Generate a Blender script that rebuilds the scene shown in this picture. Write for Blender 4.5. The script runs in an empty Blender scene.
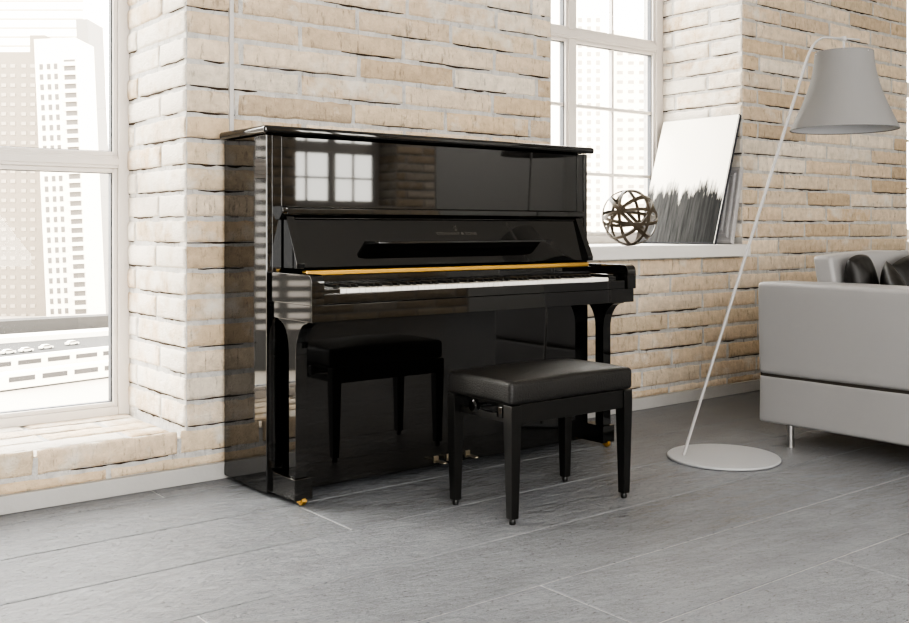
import bpy, bmesh, math, random
from math import pi, sin, cos, radians as R
from mathutils import Vector, Matrix, noise as mnoise

random.seed(7)
scn = bpy.context.scene
COL = scn.collection

# ------------------------------------------------------------------ camera
FPX, YH, PSI = 1008.8, 228.2194, 0.6645
CAM = Vector((-1.679, -3.2229, 0.9549))
cam = bpy.data.cameras.new('camera')
cam.sensor_width = 36.0
cam.lens = FPX / 909 * 36
cam.shift_y = (YH - 311.5) / 909
cam.clip_start = 0.05
cam.clip_end = 3000
camo = bpy.data.objects.new('camera', cam)
COL.objects.link(camo)
camo.location = CAM
camo.rotation_euler = (pi / 2, 0, -PSI)
scn.camera = camo

VR = Vector((cos(PSI), -sin(PSI), 0))
VW = Vector((sin(PSI), cos(PSI), 0))

def at(x, y, depth):
    return CAM + (VR * ((x - 454.5) / FPX) + VW + Vector((0, 0, (YH - y) / FPX))) * depth

def at_z(x, y, z):
    d = VR * ((x - 454.5) / FPX) + VW + Vector((0, 0, (YH - y) / FPX))
    return CAM + d * ((z - CAM.z) / d.z)

# ------------------------------------------------------------------ materials
def nt_new(name):
    m = bpy.data.materials.new(name)
    m.use_nodes = True
    nt = m.node_tree
    b = nt.nodes['Principled BSDF']
    return m, nt, b

def nd(nt, t, **kw):
    n = nt.nodes.new(t)
    for k, v in kw.items():
        if hasattr(n, k) and not k[0].isupper():
            setattr(n, k, v)
        else:
            n.inputs[k].default_value = v
    return n

def simple(name, col, rough=0.5, metal=0.0, ior=1.5, bump=0, bscale=100, var=0, vscale=6, spec=None):
    m, nt, b = nt_new(name)
    b.inputs['Base Color'].default_value = (*col, 1)
    b.inputs['Roughness'].default_value = rough
    b.inputs['Metallic'].default_value = metal
    b.inputs['IOR'].default_value = ior
    if spec is not None:
        b.inputs['Specular IOR Level'].default_value = spec
    tc = nd(nt, 'ShaderNodeTexCoord')
    if bump:
        n = nd(nt, 'ShaderNodeTexNoise', Scale=bscale, Detail=4.0)
        nt.links.new(tc.outputs['Object'], n.inputs['Vector'])
        bp = nd(nt, 'ShaderNodeBump', Strength=bump, Distance=0.01)
        nt.links.new(n.outputs['Fac'], bp.inputs['Height'])
        nt.links.new(bp.outputs['Normal'], b.inputs['Normal'])
    if var:
        n = nd(nt, 'ShaderNodeTexNoise', Scale=vscale, Detail=3.0)
        nt.links.new(tc.outputs['Object'], n.inputs['Vector'])
        r = nd(nt, 'ShaderNodeMapRange')
        r.inputs['To Min'].default_value = 1 - var
        r.inputs['To Max'].default_value = 1 + var
        nt.links.new(n.outputs['Fac'], r.inputs['Value'])
        mx = nd(nt, 'ShaderNodeMix', data_type='RGBA', blend_type='MULTIPLY')
        mx.inputs[0].default_value = 1
        mx.inputs[6].default_value = (*col, 1)
        nt.links.new(r.outputs['Result'], mx.inputs[7])
        nt.links.new(mx.outputs[2], b.inputs['Base Color'])
    return m

def glass_mat():
    m = bpy.data.materials.new('window_glass')
    m.use_nodes = True
    nt = m.node_tree
    nt.nodes.clear()
    out = nd(nt, 'ShaderNodeOutputMaterial')
    tr = nd(nt, 'ShaderNodeBsdfTransparent', Color=(0.97, 0.98, 0.97, 1))
    gl = nd(nt, 'ShaderNodeBsdfGlossy', Roughness=0.01)
    fr = nd(nt, 'ShaderNodeFresnel', IOR=1.5)
    mx = nd(nt, 'ShaderNodeMixShader')
    nt.links.new(fr.outputs[0], mx.inputs[0])
    nt.links.new(tr.outputs[0], mx.inputs[1])
    nt.links.new(gl.outputs[0], mx.inputs[2])
    nt.links.new(mx.outputs[0], out.inputs[0])
    return m

def brick_mat():
    m, nt, b = nt_new('old_brick')
    b.inputs['Roughness'].default_value = 0.9
    b.inputs['Specular IOR Level'].default_value = 0.2
    tc = nd(nt, 'ShaderNodeTexCoord')
    at_ = nd(nt, 'ShaderNodeAttribute', attribute_name='Col')
    wa = nd(nt, 'ShaderNodeAttribute', attribute_name='wash')
    n1 = nd(nt, 'ShaderNodeTexNoise', Scale=22.0, Detail=6.0, Roughness=0.65)
    n2 = nd(nt, 'ShaderNodeTexNoise', Scale=9.0, Detail=5.0, Roughness=0.6)
    n3 = nd(nt, 'ShaderNodeTexNoise', Scale=140.0, Detail=4.0)
    for n in (n1, n2, n3):
        nt.links.new(tc.outputs['Object'], n.inputs['Vector'])
    r1 = nd(nt, 'ShaderNodeMapRange')
    for k, v in (('From Min', .3), ('From Max', .7), ('To Min', .84), ('To Max', 1.14)):
        r1.inputs[k].default_value = v
    nt.links.new(n1.outputs['Fac'], r1.inputs['Value'])
    mul = nd(nt, 'ShaderNodeMix', data_type='RGBA', blend_type='MULTIPLY')
    mul.inputs[0].default_value = 1
    nt.links.new(at_.outputs['Color'], mul.inputs[6])
    nt.links.new(r1.outputs['Result'], mul.inputs[7])
    mpv = nd(nt, 'ShaderNodeMapping')
    mpv.inputs['Scale'].default_value = (3.2, 3.2, .7)
    nt.links.new(tc.outputs['Object'], mpv.inputs['Vector'])
    n4 = nd(nt, 'ShaderNodeTexNoise', Scale=17.0, Detail=7.0, Roughness=0.72)
    nt.links.new(mpv.outputs['Vector'], n4.inputs['Vector'])
    r4 = nd(nt, 'ShaderNodeMapRange')
    for k, v in (('From Min', .56), ('From Max', .72), ('To Min', 1.0), ('To Max', .36)):
        r4.inputs[k].default_value = v
    nt.links.new(n4.outputs['Fac'], r4.inputs['Value'])
    mul4 = nd(nt, 'ShaderNodeMix', data_type='RGBA', blend_type='MULTIPLY')
    mul4.inputs[0].default_value = 1
    nt.links.new(mul.outputs[2], mul4.inputs[6])
    nt.links.new(r4.outputs['Result'], mul4.inputs[7])
    mul = mul4
    # lime wash: patches of pale mortar smeared over the brick faces
    add = nd(nt, 'ShaderNodeMath', operation='ADD')
    nt.links.new(n2.outputs['Fac'], add.inputs[0])
    nt.links.new(wa.outputs['Fac'], add.inputs[1])
    r2 = nd(nt, 'ShaderNodeMapRange')
    for k, v in (('From Min', .56), ('From Max', .78), ('To Min', 0), ('To Max', .85)):
        r2.inputs[k].default_value = v
    nt.links.new(add.outputs[0], r2.inputs['Value'])
    mx = nd(nt, 'ShaderNodeMix', data_type='RGBA')
    mx.inputs[7].default_value = (0.70, 0.66, 0.60, 1)
    nt.links.new(r2.outputs['Result'], mx.inputs[0])
    nt.links.new(mul.outputs[2], mx.inputs[6])
    # painted joint-shade strips keep their own dark colour
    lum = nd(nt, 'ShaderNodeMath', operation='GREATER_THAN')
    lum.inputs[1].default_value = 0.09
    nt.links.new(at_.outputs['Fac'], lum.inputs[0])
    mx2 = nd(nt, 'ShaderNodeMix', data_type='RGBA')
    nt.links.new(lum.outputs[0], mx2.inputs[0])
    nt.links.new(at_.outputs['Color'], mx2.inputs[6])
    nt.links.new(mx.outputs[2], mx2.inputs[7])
    nt.links.new(mx2.outputs[2], b.inputs['Base Color'])
    ad2 = nd(nt, 'ShaderNodeMath', operation='MULTIPLY_ADD')
    ad2.inputs[1].default_value = 2.0
    nt.links.new(n1.outputs['Fac'], ad2.inputs[0])
    nt.links.new(n3.outputs['Fac'], ad2.inputs[2])
    bp = nd(nt, 'ShaderNodeBump', Strength=0.8, Distance=0.006)
    nt.links.new(ad2.outputs[0], bp.inputs['Height'])
    nt.links.new(bp.outputs['Normal'], b.inputs['Normal'])
    return m

def floor_mat():
    m, nt, b = nt_new('grey_floor_tile')
    b.inputs['Roughness'].default_value = 0.25
    b.inputs['IOR'].default_value = 1.6
    tc = nd(nt, 'ShaderNodeTexCoord')
    at_ = nd(nt, 'ShaderNodeAttribute', attribute_name='Col')
    mp = nd(nt, 'ShaderNodeMapping')
    mp.inputs['Scale'].default_value = (1.0, 2.6, 1.0)
    nt.links.new(tc.outputs['Object'], mp.inputs['Vector'])
    n1 = nd(nt, 'ShaderNodeTexNoise', Scale=15.0, Detail=8.0, Roughness=0.62, Distortion=.2)
    n2 = nd(nt, 'ShaderNodeTexNoise', Scale=4.0, Detail=4.0)
    v = nd(nt, 'ShaderNodeTexNoise', Scale=60.0, Detail=2.0)
    for n in (n1, n2, v):
        nt.links.new(mp.outputs['Vector'], n.inputs['Vector'])
    r1 = nd(nt, 'ShaderNodeMapRange')
    for k, val in (('From Min', .3), ('From Max', .7), ('To Min', .90), ('To Max', 1.08)):
        r1.inputs[k].default_value = val
    nt.links.new(n2.outputs['Fac'], r1.inputs['Value'])
    mul = nd(nt, 'ShaderNodeMix', data_type='RGBA', blend_type='MULTIPLY')
    mul.inputs[0].default_value = 1
    nt.links.new(at_.outputs['Color'], mul.inputs[6])
    nt.links.new(r1.outputs['Result'], mul.inputs[7])
    # small dark pits
    pit = nd(nt, 'ShaderNodeMapRange')
    for k, val in (('From Min', .30), ('From Max', .38), ('To Min', .55), ('To Max', 1.0)):
        pit.inputs[k].default_value = val
    nt.links.new(v.outputs['Fac'], pit.inputs['Value'])
    mul2 = nd(nt, 'ShaderNodeMix', data_type='RGBA', blend_type='MULTIPLY')
    mul2.inputs[0].default_value = 1
    nt.links.new(mul.outputs[2], mul2.inputs[6])
    nt.links.new(pit.outputs['Result'], mul2.inputs[7])
    nt.links.new(mul2.outputs[2], b.inputs['Base Color'])
    ad = nd(nt, 'ShaderNodeMath', operation='MULTIPLY_ADD')
    ad.inputs[1].default_value = 0.35
    nt.links.new(pit.outputs['Result'], ad.inputs[0])
    nt.links.new(n1.outputs['Fac'], ad.inputs[2])
    bp = nd(nt, 'ShaderNodeBump', Strength=0.8, Distance=0.028)
    nt.links.new(ad.outputs[0], bp.inputs['Height'])
    nt.links.new(bp.outputs['Normal'], b.inputs['Normal'])
    return m

def painting_mat(h):
    """white upper field breaking into ragged drips over a charcoal lower field;
    local y = across, local z = up the canvas"""
    m, nt, b = nt_new('abstract_painting')
    b.inputs['Roughness'].default_value = 0.75
    b.inputs['Specular IOR Level'].default_value = 0.12
    tc = nd(nt, 'ShaderNodeTexCoord')
    sep = nd(nt, 'ShaderNodeSeparateXYZ')
    nt.links.new(tc.outputs['Object'], sep.inputs[0])
    def stretched(sy, sz, scale, detail):
        mp = nd(nt, 'ShaderNodeMapping')
        mp.inputs['Scale'].default_value = (0, sy, sz)
        nt.links.new(tc.outputs['Object'], mp.inputs['Vector'])
        n = nd(nt, 'ShaderNodeTexNoise', Scale=scale, Detail=detail, Roughness=0.7)
        nt.links.new(mp.outputs['Vector'], n.inputs['Vector'])
        return n
    big = stretched(1, .05, 7.0, 2.0)
    fine = stretched(1, .16, 24.0, 5.0)
    streak = stretched(1, .06, 60.0, 4.0)
    a = nd(nt, 'ShaderNodeMath', operation='MULTIPLY_ADD')     # edge height = base + noise
    nt.links.new(fine.outputs['Fac'], a.inputs[0]); a.inputs[1].default_value = 0.36; a.inputs[2].default_value = 0.06
    c = nd(nt, 'ShaderNodeMath', operation='MULTIPLY_ADD')
    nt.links.new(big.outputs['Fac'], c.inputs[0]); c.inputs[1].default_value = 0.26
    nt.links.new(a.outputs[0], c.inputs[2])
    d = nd(nt, 'ShaderNodeMath', operation='SUBTRACT')
    nt.links.new(sep.outputs['Z'], d.inputs[0]); nt.links.new(c.outputs[0], d.inputs[1])
    r = nd(nt, 'ShaderNodeMapRange')
    for k, v in (('From Min', -.07), ('From Max', .0), ('To Min', 0), ('To Max', 1)):
        r.inputs[k].default_value = v
    nt.links.new(d.outputs[0], r.inputs['Value'])
    g = nd(nt, 'ShaderNodeMapRange')
    for k, v in (('From Min', .3), ('From Max', .75), ('To Min', .008), ('To Max', .045)):
        g.inputs[k].default_value = v
    nt.links.new(streak.outputs['Fac'], g.inputs['Value'])
    yr = nd(nt, 'ShaderNodeMapRange')
    for k, v in (('From Min', 0), ('From Max', .567), ('To Min', .5), ('To Max', 2.4)):
        yr.inputs[k].default_value = v
    nt.links.new(sep.outputs['Y'], yr.inputs['Value'])
    gm = nd(nt, 'ShaderNodeMath', operation='MULTIPLY')
    nt.links.new(g.outputs['Result'], gm.inputs[0]); nt.links.new(yr.outputs['Result'], gm.inputs[1])
    mx = nd(nt, 'ShaderNodeMix', data_type='RGBA')
    nt.links.new(r.outputs['Result'], mx.inputs[0])
    nt.links.new(gm.outputs[0], mx.inputs[6])
    mx.inputs[7].default_value = (0.90, 0.86, 0.78, 1)
    nt.links.new(mx.outputs[2], b.inputs['Base Color'])
    return m

M = {}
M['black'] = simple('black_piano_lacquer', (.0035, .0033, .003), .03, ior=1.72)
M['black_satin'] = simple('black_satin_wood', (.004, .0038, .0035), .30)
M['leather'] = simple('black_leather', (.009, .0083, .0075), .47, bump=.25, bscale=160)
M['pillow'] = simple('black_leather_pillow', (.009, .008, .007), .5, bump=.15, bscale=60)
M['brass'] = simple('brass', (.74, .46, .13), .3, metal=1)
M['dull_brass'] = simple('dull_brass', (.30, .26, .20), .35, metal=1)
M['ivory'] = simple('ivory_keys', (.82, .80, .75), .25)
M['ebony'] = simple('ebony_keys', (.01, .01, .01), .3)
M['letter'] = simple('faded_gold_lettering', (.075, .07, .06), .4)
M['white_frame'] = simple('white_window_frame', (.62, .58, .54), .4)
M['gasket'] = simple('dark_gasket', (.05, .055, .065), .5)
M['glass'] = glass_mat()
M['brick'] = brick_mat()
M['floor'] = floor_mat()
M['skirting'] = simple('grey_skirting_tile', (.40, .39, .375), .5, bump=.1, bscale=60, var=.06)
M['sill'] = simple('white_sill', (.66, .64, .61), .45, var=.05, vscale=8)
M['sofa'] = simple('pale_grey_leather', (.285, .28, .278), .42, bump=.22, bscale=7, var=.03, vscale=4)
M['seam'] = simple('dark_seam', (.03, .025, .02), .8)
M['steel'] = simple('brushed_steel', (.40, .39, .38), .38, metal=1)
M['lamp_metal'] = simple('pale_lamp_enamel', (.40, .39, .385), .38)
M['lamp_base'] = simple('grey_lamp_base_enamel', (.36, .365, .375), .42)
M['shade'] = simple('grey_fabric_shade', (.215, .211, .208), .9, bump=.12, bscale=240)
M['shade_in'] = simple('pale_shade_lining', (.62, .62, .63), .8)
M['rattan'] = simple('dark_rattan_strap', (.06, .046, .03), .4, var=.35, vscale=18)
M['canvas_edge'] = simple('dark_canvas_edge', (.03, .032, .04), .6)
M['grey_wood'] = simple('grey_weathered_frame', (.40, .39, .39), .6, var=.2, vscale=30)
M['charcoal'] = simple('charcoal_print', (.05, .05, .055), .5)
M['conduit'] = simple('grey_cable_cover', (.50, .48, .46), .5)
M['plaster'] = simple('plain_plaster', (.56, .55, .53), .9)
M['ceiling'] = simple('white_ceiling', (.72, .70, .67), .9)

# ------------------------------------------------------------------ mesh helpers
ORIG = {}

def bm_new():
    return bmesh.new()

def add_box(bm, x0, x1, y0, y1, z0, z1, bev=0.0, seg=2, mtx=None):
    t = bmesh.new()
    bmesh.ops.create_cube(t, size=1)
    for v in t.verts:
        v.co = Vector(((x0 + x1) / 2 + v.co.x * (x1 - x0), (y0 + y1) / 2 + v.co.y * (y1 - y0), (z0 + z1) / 2 + v.co.z * (z1 - z0)))
    if bev > 0:
        bev = min(bev, .49 * min(x1 - x0, y1 - y0, z1 - z0))
        bmesh.ops.bevel(t, geom=t.edges[:], offset=bev, segments=seg, profile=.5, affect='EDGES')
    if mtx is not None:
        bmesh.ops.transform(t, matrix=mtx, verts=t.verts)
    join(bm, t)

def join(bm, t):
    me = bpy.data.meshes.new('tmp')
    t.to_mesh(me)
    t.free()
    bm.from_mesh(me)
    bpy.data.meshes.remove(me)

def add_prism(bm, pts, axis, a0, a1, bev=0.0, seg=2):
    """extrude a 2D outline; axis 'x': pts=(y,z); 'y': pts=(x,z); 'z': pts=(x,y)"""
    t = bmesh.new()
    def P(p, a):
        return {'x': (a, p[0], p[1]), 'y': (p[0], a, p[1]), 'z': (p[0], p[1], a)}[axis]
    A = [t.verts.new(P(p, a0)) for p in pts]
    B = [t.verts.new(P(p, a1)) for p in pts]
    n = len(pts)
    t.faces.new(A)
    t.faces.new(B[::-1])
    for i in range(n):
        t.faces.new((A[i], B[i], B[(i + 1) % n], A[(i + 1) % n]))
    bmesh.ops.recalc_face_normals(t, faces=t.faces)
    if bev:
        bmesh.ops.bevel(t, geom=t.edges[:], offset=bev, segments=seg, profile=.5, affect='EDGES')
    join(bm, t)

def add_tube(bm, pts, r, n=12, cap=True, flat=None):
    pts = [Vector(p) for p in pts]
    t = bmesh.new()
    rings = []
    prev = None
    for i, p in enumerate(pts):
        d = (pts[min(i + 1, len(pts) - 1)] - pts[max(i - 1, 0)]).normalized()
        if prev is None:
            up = Vector((0, 0, 1)) if abs(d.z) < .9 else Vector((1, 0, 0))
            u = d.cross(up).normalized()
        else:
            u = (prev - d * prev.dot(d)).normalized()
        prev = u
        v = d.cross(u)
        rr = r[i] if isinstance(r, (list, tuple)) else r
        rings.append([t.verts.new(p + u * rr * cos(2 * pi * k / n) + v * rr * sin(2 * pi * k / n)) for k in range(n)])
    for a, b in zip(rings, rings[1:]):
        for k in range(n):
            t.faces.new((a[k], a[(k + 1) % n], b[(k + 1) % n], b[k]))
    if cap:
        t.faces.new(rings[0][::-1])
        t.faces.new(rings[-1])
    bmesh.ops.recalc_face_normals(t, faces=t.faces)
    join(bm, t)

def add_lathe(bm, prof, c, n=64, close=False):
    t = bmesh.new()
    rings = []
    for (r, z) in prof:
        if r < 1e-6:
            rings.append([t.verts.new((c[0], c[1], c[2] + z))])
        else:
            rings.append([t.verts.new((c[0] + r * cos(2 * pi * k / n), c[1] + r * sin(2 * pi * k / n), c[2] + z)) for k in range(n)])
    prs = list(zip(rings, rings[1:]))
    if close:
        prs.append((rings[-1], rings[0]))
    for a, b in prs:
        for k in range(n):
            if len(a) == 1 and len(b) == 1:
                continue
            if len(a) == 1:
                t.faces.new((a[0], b[k], b[(k + 1) % n]))
            elif len(b) == 1:
                t.faces.new((a[k], b[0], a[(k + 1) % n]))
            else:
                t.faces.new((a[k], a[(k + 1) % n], b[(k + 1) % n], b[k]))
    bmesh.ops.recalc_face_normals(t, faces=t.faces)
    join(bm, t)

def obj(name, bm, mat, parent=None, smooth=True, ang=35, origin=None):
    """link a bmesh (world coordinates) as ONE object"""
    if parent is not None:
        o0 = ORIG[parent.name]
    else:
        o0 = Vector(origin) if origin is not None else Vector((0, 0, 0))
    if o0.length:
        bmesh.ops.translate(bm, vec=-o0, verts=bm.verts)
    me = bpy.data.meshes.new(name)
    bm.to_mesh(me)
    bm.free()
    if mat is not None:
        me.materials.append(M[mat] if isinstance(mat, str) else mat)
    if smooth:
        me.polygons.foreach_set('use_smooth', [True] * len(me.polygons))
        me.set_sharp_from_angle(angle=R(ang))
    o = bpy.data.objects.new(name, me)
    COL.objects.link(o)
    if smooth and len(me.polygons) < 600:
        wn = o.modifiers.new('weighted_normal', 'WEIGHTED_NORMAL')   # keeps the flat faces of bevelled parts optically flat
        wn.keep_sharp = True
        wn.weight = 100
    if parent is not None:
        o.parent = parent
    else:
        o.location = o0
    ORIG[o.name] = o0
    return o

def box(name, mat, parent, *a, bev=0.002, seg=2, **kw):
    bm = bm_new()
    add_box(bm, *a, bev=bev, seg=seg)
    return obj(name, bm, mat, parent, **kw)

def tag(o, label, cat, group=None):
    o['label'] = label
    o['category'] = cat
    if group:
        o['group'] = group
    return o

def thing(name, loc, label, cat, group=None):
    o = bpy.data.objects.new(name, None)
    o.empty_display_size = .1
    COL.objects.link(o)
    o.location = loc
    ORIG[o.name] = Vector(loc)
    return tag(o, label, cat, group)

def struct(o):
    o['kind'] = 'structure'
    return o

# ------------------------------------------------------------------ room shell
YW = 0.37            # inner face of the window wall
YR = 0.983           # where the frames sit, deep in the reveals
ZC = 3.25            # ceiling height
BP, CP, Z0 = 0.51, 0.0985, 0.006     # brick pitch along, course pitch, first bed joint
W1 = (-1.75, -.141, .178)
W2 = (1.735, 3.263, .863)
W3 = (5.145, 6.70, .863)

BRICK_COLS = [((.60, .485, .36), 6), ((.64, .535, .415), 6), ((.56, .44, .31), 3), ((.50, .40, .29), 1.0), ((.68, .60, .50), 2.5), ((.60, .49, .36), 4)]
_bc = [c for c, _ in BRICK_COLS]
_bw = [w for _, w in BRICK_COLS]
MORTAR = (.50, .485, .465)
CRACK_SHADE = (.045, .032, .022)  # shade of the open bed joints, held as a colour

class BrickMesh:
    def __init__(self):
        self.bm = bmesh.new()
        self.cl = self.bm.verts.layers.float_color.new('Col')
        self.wl = self.bm.verts.layers.float.new('wash')

    def quad(self, ps, col, wash):
        vs = []
        for p in ps:
            v = self.bm.verts.new(p)
            v[self.cl] = (*col, 1)
            v[self.wl] = wash
            vs.append(v)
        return self.bm.faces.new(vs)

    def brick(self, O, U, V, N, u0, u1, v0, v1, wash, proud=.008):
        """one rough brick face: a rounded irregular block proud of the mortar"""
        L, H = u1 - u0, v1 - v0
        col = list(random.choices(_bc, _bw)[0])
        k = random.uniform(.9, 1.1)
        col = [c * k for c in col]
        e = min(.011, L * .2)
        us = [0, .004, e] + [L * f for f in (.08, .16, .24, .32, .40, .48, .56, .64, .72, .80, .88, .95) if e * 1.4 < L * f < L - e * 1.4] + [L - e, L - .004, L]
        vs = [0, .004, .012, H * .5, H - .012, H - .004, H]
        grid = []
        nu, nv = len(us), len(vs)
        seed = Vector((random.random() * 90, random.random() * 90, 0))
        wsh = wash + random.uniform(-.13, .12)
        pr = proud * random.uniform(.5, 1.25)
        tilt = random.uniform(-.02, .02)
        for i, u in enumerate(us):
            row = []
            for j, v in enumerate(vs):
                rim = min(i, nu - 1 - i, j, nv - 1 - j)
                n1 = mnoise.noise(seed + Vector((u * 28, v * 28, 0)))
                n2 = mnoise.noise(seed + Vector((u * 28, v * 28, 7.7)))
                dep = (-.004, pr * .45, pr * .9, pr)[min(rim, 3)] + n1 * .003 * (1 if rim else 0) + tilt * (v - H / 2)
                du = n2 * .0045
                dv = n1 * .0055
                p = O + U * (u0 + u + du) + V * (v0 + v + dv) + N * dep
                bv = self.bm.verts.new(p)
                sh = 1 + .10 * n2
                bv[self.cl] = (col[0] * sh, col[1] * sh, col[2] * sh, 1)
                bv[self.wl] = wsh
                row.append(bv)
            grid.append(row)
        flip = U.cross(V).dot(N) < 0
        for i in range(nu - 1):
            for j in range(nv - 1):
                f = [grid[i][j], grid[i + 1][j], grid[i + 1][j + 1], grid[i][j + 1]]
                self.bm.faces.new(f[::-1] if flip else f)
        # flat dark strip under the brick, painting the shade of an open joint
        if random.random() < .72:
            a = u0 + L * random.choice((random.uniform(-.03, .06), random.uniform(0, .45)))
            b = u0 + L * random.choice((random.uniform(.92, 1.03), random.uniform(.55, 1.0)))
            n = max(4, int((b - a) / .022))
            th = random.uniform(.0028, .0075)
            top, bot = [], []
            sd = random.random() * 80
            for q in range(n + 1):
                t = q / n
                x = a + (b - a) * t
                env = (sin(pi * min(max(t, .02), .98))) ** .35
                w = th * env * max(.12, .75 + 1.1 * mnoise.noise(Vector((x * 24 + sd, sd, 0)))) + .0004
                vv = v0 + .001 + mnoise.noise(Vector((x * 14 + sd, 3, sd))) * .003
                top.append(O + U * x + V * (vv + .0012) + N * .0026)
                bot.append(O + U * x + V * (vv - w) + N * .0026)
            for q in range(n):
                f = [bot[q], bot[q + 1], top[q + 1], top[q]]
                self.quad(f[::-1] if flip else f, CRACK_SHADE, -1)

    def field(self, O, U, N, u0, u1, z0, z1, wash, phase=0.0, holes=(), proud=.008):
        """running bond over u0..u1, z0..z1 with rectangular holes (a,b,za,zb)"""
        V = Vector((0, 0, 1))
        r0 = int(math.floor((z0 - Z0) / CP))
        r1 = int(math.ceil((z1 - Z0) / CP))
        for r in range(r0, r1):
            za, zb = Z0 + r * CP + .0075, Z0 + (r + 1) * CP - .0065
            za, zb = max(za, z0 + .004), min(zb, z1 - .004)
            if zb - za < .02:
                continue
            spans = [(u0, u1)]
            for (a, b, ha, hb) in holes:
                if ha < (za + zb) / 2 < hb:
                    ns = []
                    for s in spans:
                        if b <= s[0] or a >= s[1]:
                            ns.append(s)
                        else:
                            if a > s[0]: ns.append((s[0], a))
                            if b < s[1]: ns.append((b, s[1]))
                    spans = ns
            off = phase + (BP / 2 if r % 2 else 0) + random.uniform(-.02, .02)
            for (s0, s1) in spans:
                cuts = [s0]
                k = math.floor((s0 - off) / BP) + 1
                x = off + k * BP
                while x < s1:
                    xx = x + random.uniform(-.02, .02)
                    if xx - cuts[-1] > .07 and s1 - xx > .06:
                        cuts.append(xx)
                    x += BP
                cuts.append(s1)
                for a, b in zip(cuts, cuts[1:]):
                    ga = 0.001 if a == s0 else .007
                    gb = 0.001 if b == s1 else .007
                    self.brick(O, U, V, N, a + ga, b - gb, za, zb, wash, proud)

    def slab(self, x0, x1, y0, y1, z0, z1):
        t = bmesh.new()
        add_box(t, x0, x1, y0, y1, z0, z1)
        me = bpy.data.meshes.new('tmp')
        t.to_mesh(me)
        t.free()
        n0 = len(self.bm.verts)
        self.bm.from_mesh(me)
        bpy.data.meshes.remove(me)
        self.bm.verts.ensure_lookup_table()
        for v in self.bm.verts[n0:]:
            v[self.cl] = (*MORTAR, 1)
            v[self.wl] = 0

bw = BrickMesh()
XL, XR = -3.0, 7.3
YB = 1.12            # outer face of the wall
top = 2.95           # lintel height of every window
# mortar bodies of piers, parapets and lintel band
bw.slab(XL, W1[0], YW, YB, -.02, ZC)
bw.slab(W1[1], W2[0], YW, YB, -.02, ZC)
bw.slab(W2[1], W3[0], YW, YB, -.02, ZC)
bw.slab(W3[1], XR, YW, YB, -.02, ZC)
bw.slab(W1[0], W1[1], YW, YB, -.02, W1[2] - .008)
bw.slab(W2[0], W2[1], YW, YB, -.02, W2[2] - .07)
bw.slab(W3[0], W3[1], YW, YB, -.02, W3[2] - .07)
for w in (W1, W2, W3):
    bw.slab(w[0], w[1], YW, YB, top, ZC)
O = Vector((0, YW, 0))
UX, UY, NZ = Vector((1, 0, 0)), Vector((0, 1, 0)), Vector((0, 0, 1))
holes = [(W1[0], W1[1], W1[2], top), (W2[0], W2[1], W2[2] - .07, top), (W3[0], W3[1], W3[2] - .07, top)]
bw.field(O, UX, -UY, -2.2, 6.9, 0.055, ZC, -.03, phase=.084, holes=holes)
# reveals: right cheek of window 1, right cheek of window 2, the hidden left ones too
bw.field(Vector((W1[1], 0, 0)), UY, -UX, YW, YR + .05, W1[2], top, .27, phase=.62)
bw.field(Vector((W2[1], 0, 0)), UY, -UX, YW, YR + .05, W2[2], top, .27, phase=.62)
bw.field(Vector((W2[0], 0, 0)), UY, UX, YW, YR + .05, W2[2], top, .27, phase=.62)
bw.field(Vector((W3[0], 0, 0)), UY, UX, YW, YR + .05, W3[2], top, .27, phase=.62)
# stretcher course that forms the low sill of window 1
for k in range(5):
    ya, yb = YW + .004 + k * .128, YW + (k + 1) * .128 - .006
    x = W1[0] + (-.10 if k % 2 else -.36)
    while x < W1[1]:
        a, b = max(x, W1[0]) + .004, min(x + .51, W1[1]) - .006
        if b - a > .05:
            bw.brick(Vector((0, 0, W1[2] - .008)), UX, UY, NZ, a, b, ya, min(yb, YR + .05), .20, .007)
        x += .515
struct(obj('wall_window_side', bw.bm, 'brick', None, ang=60))

# opposite wall, behind the camera: brick with a deep window, then plain plaster
YO = -6.0
ow = BrickMesh()
o_win = (3.47, 4.73, 1.20, 2.75)
ow.slab(-4.5, o_win[0], YO - .5, YO, -.02, ZC)
ow.slab(o_win[1], 5.27, YO - .5, YO, -.02, ZC)
ow.slab(o_win[0], o_win[1], YO - .5, YO, -.02, o_win[2])
ow.slab(o_win[0], o_win[1], YO - .5, YO, o_win[3], ZC)
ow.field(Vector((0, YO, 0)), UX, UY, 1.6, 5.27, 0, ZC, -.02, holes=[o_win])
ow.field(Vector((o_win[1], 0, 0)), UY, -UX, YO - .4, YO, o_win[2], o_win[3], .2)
struct(obj('wall_behind_camera', ow.bm, 'brick', None, ang=60))
struct(box('wall_plaster', 'plaster', None, 5.27, XR + .2, YO - .5, YO + .02, -.02, ZC, bev=0))
struct(box('wall_left', 'plaster', None, -4.7, -4.5, YO - .5, YB, -.02, ZC, bev=0))
struct(box('wall_right', 'plaster', None, XR, XR + .2, YO + .02, YB, -.02, ZC, bev=0))
struct(box('ceiling', 'ceiling', None, -4.7, XR + .2, YO - .5, YB, ZC, ZC + .15, bev=0))
bw2 = box('wall_window_side_end', 'plaster', None, -4.5, XL, YW, YB, -.02, ZC, bev=0)
struct(bw2)

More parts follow.
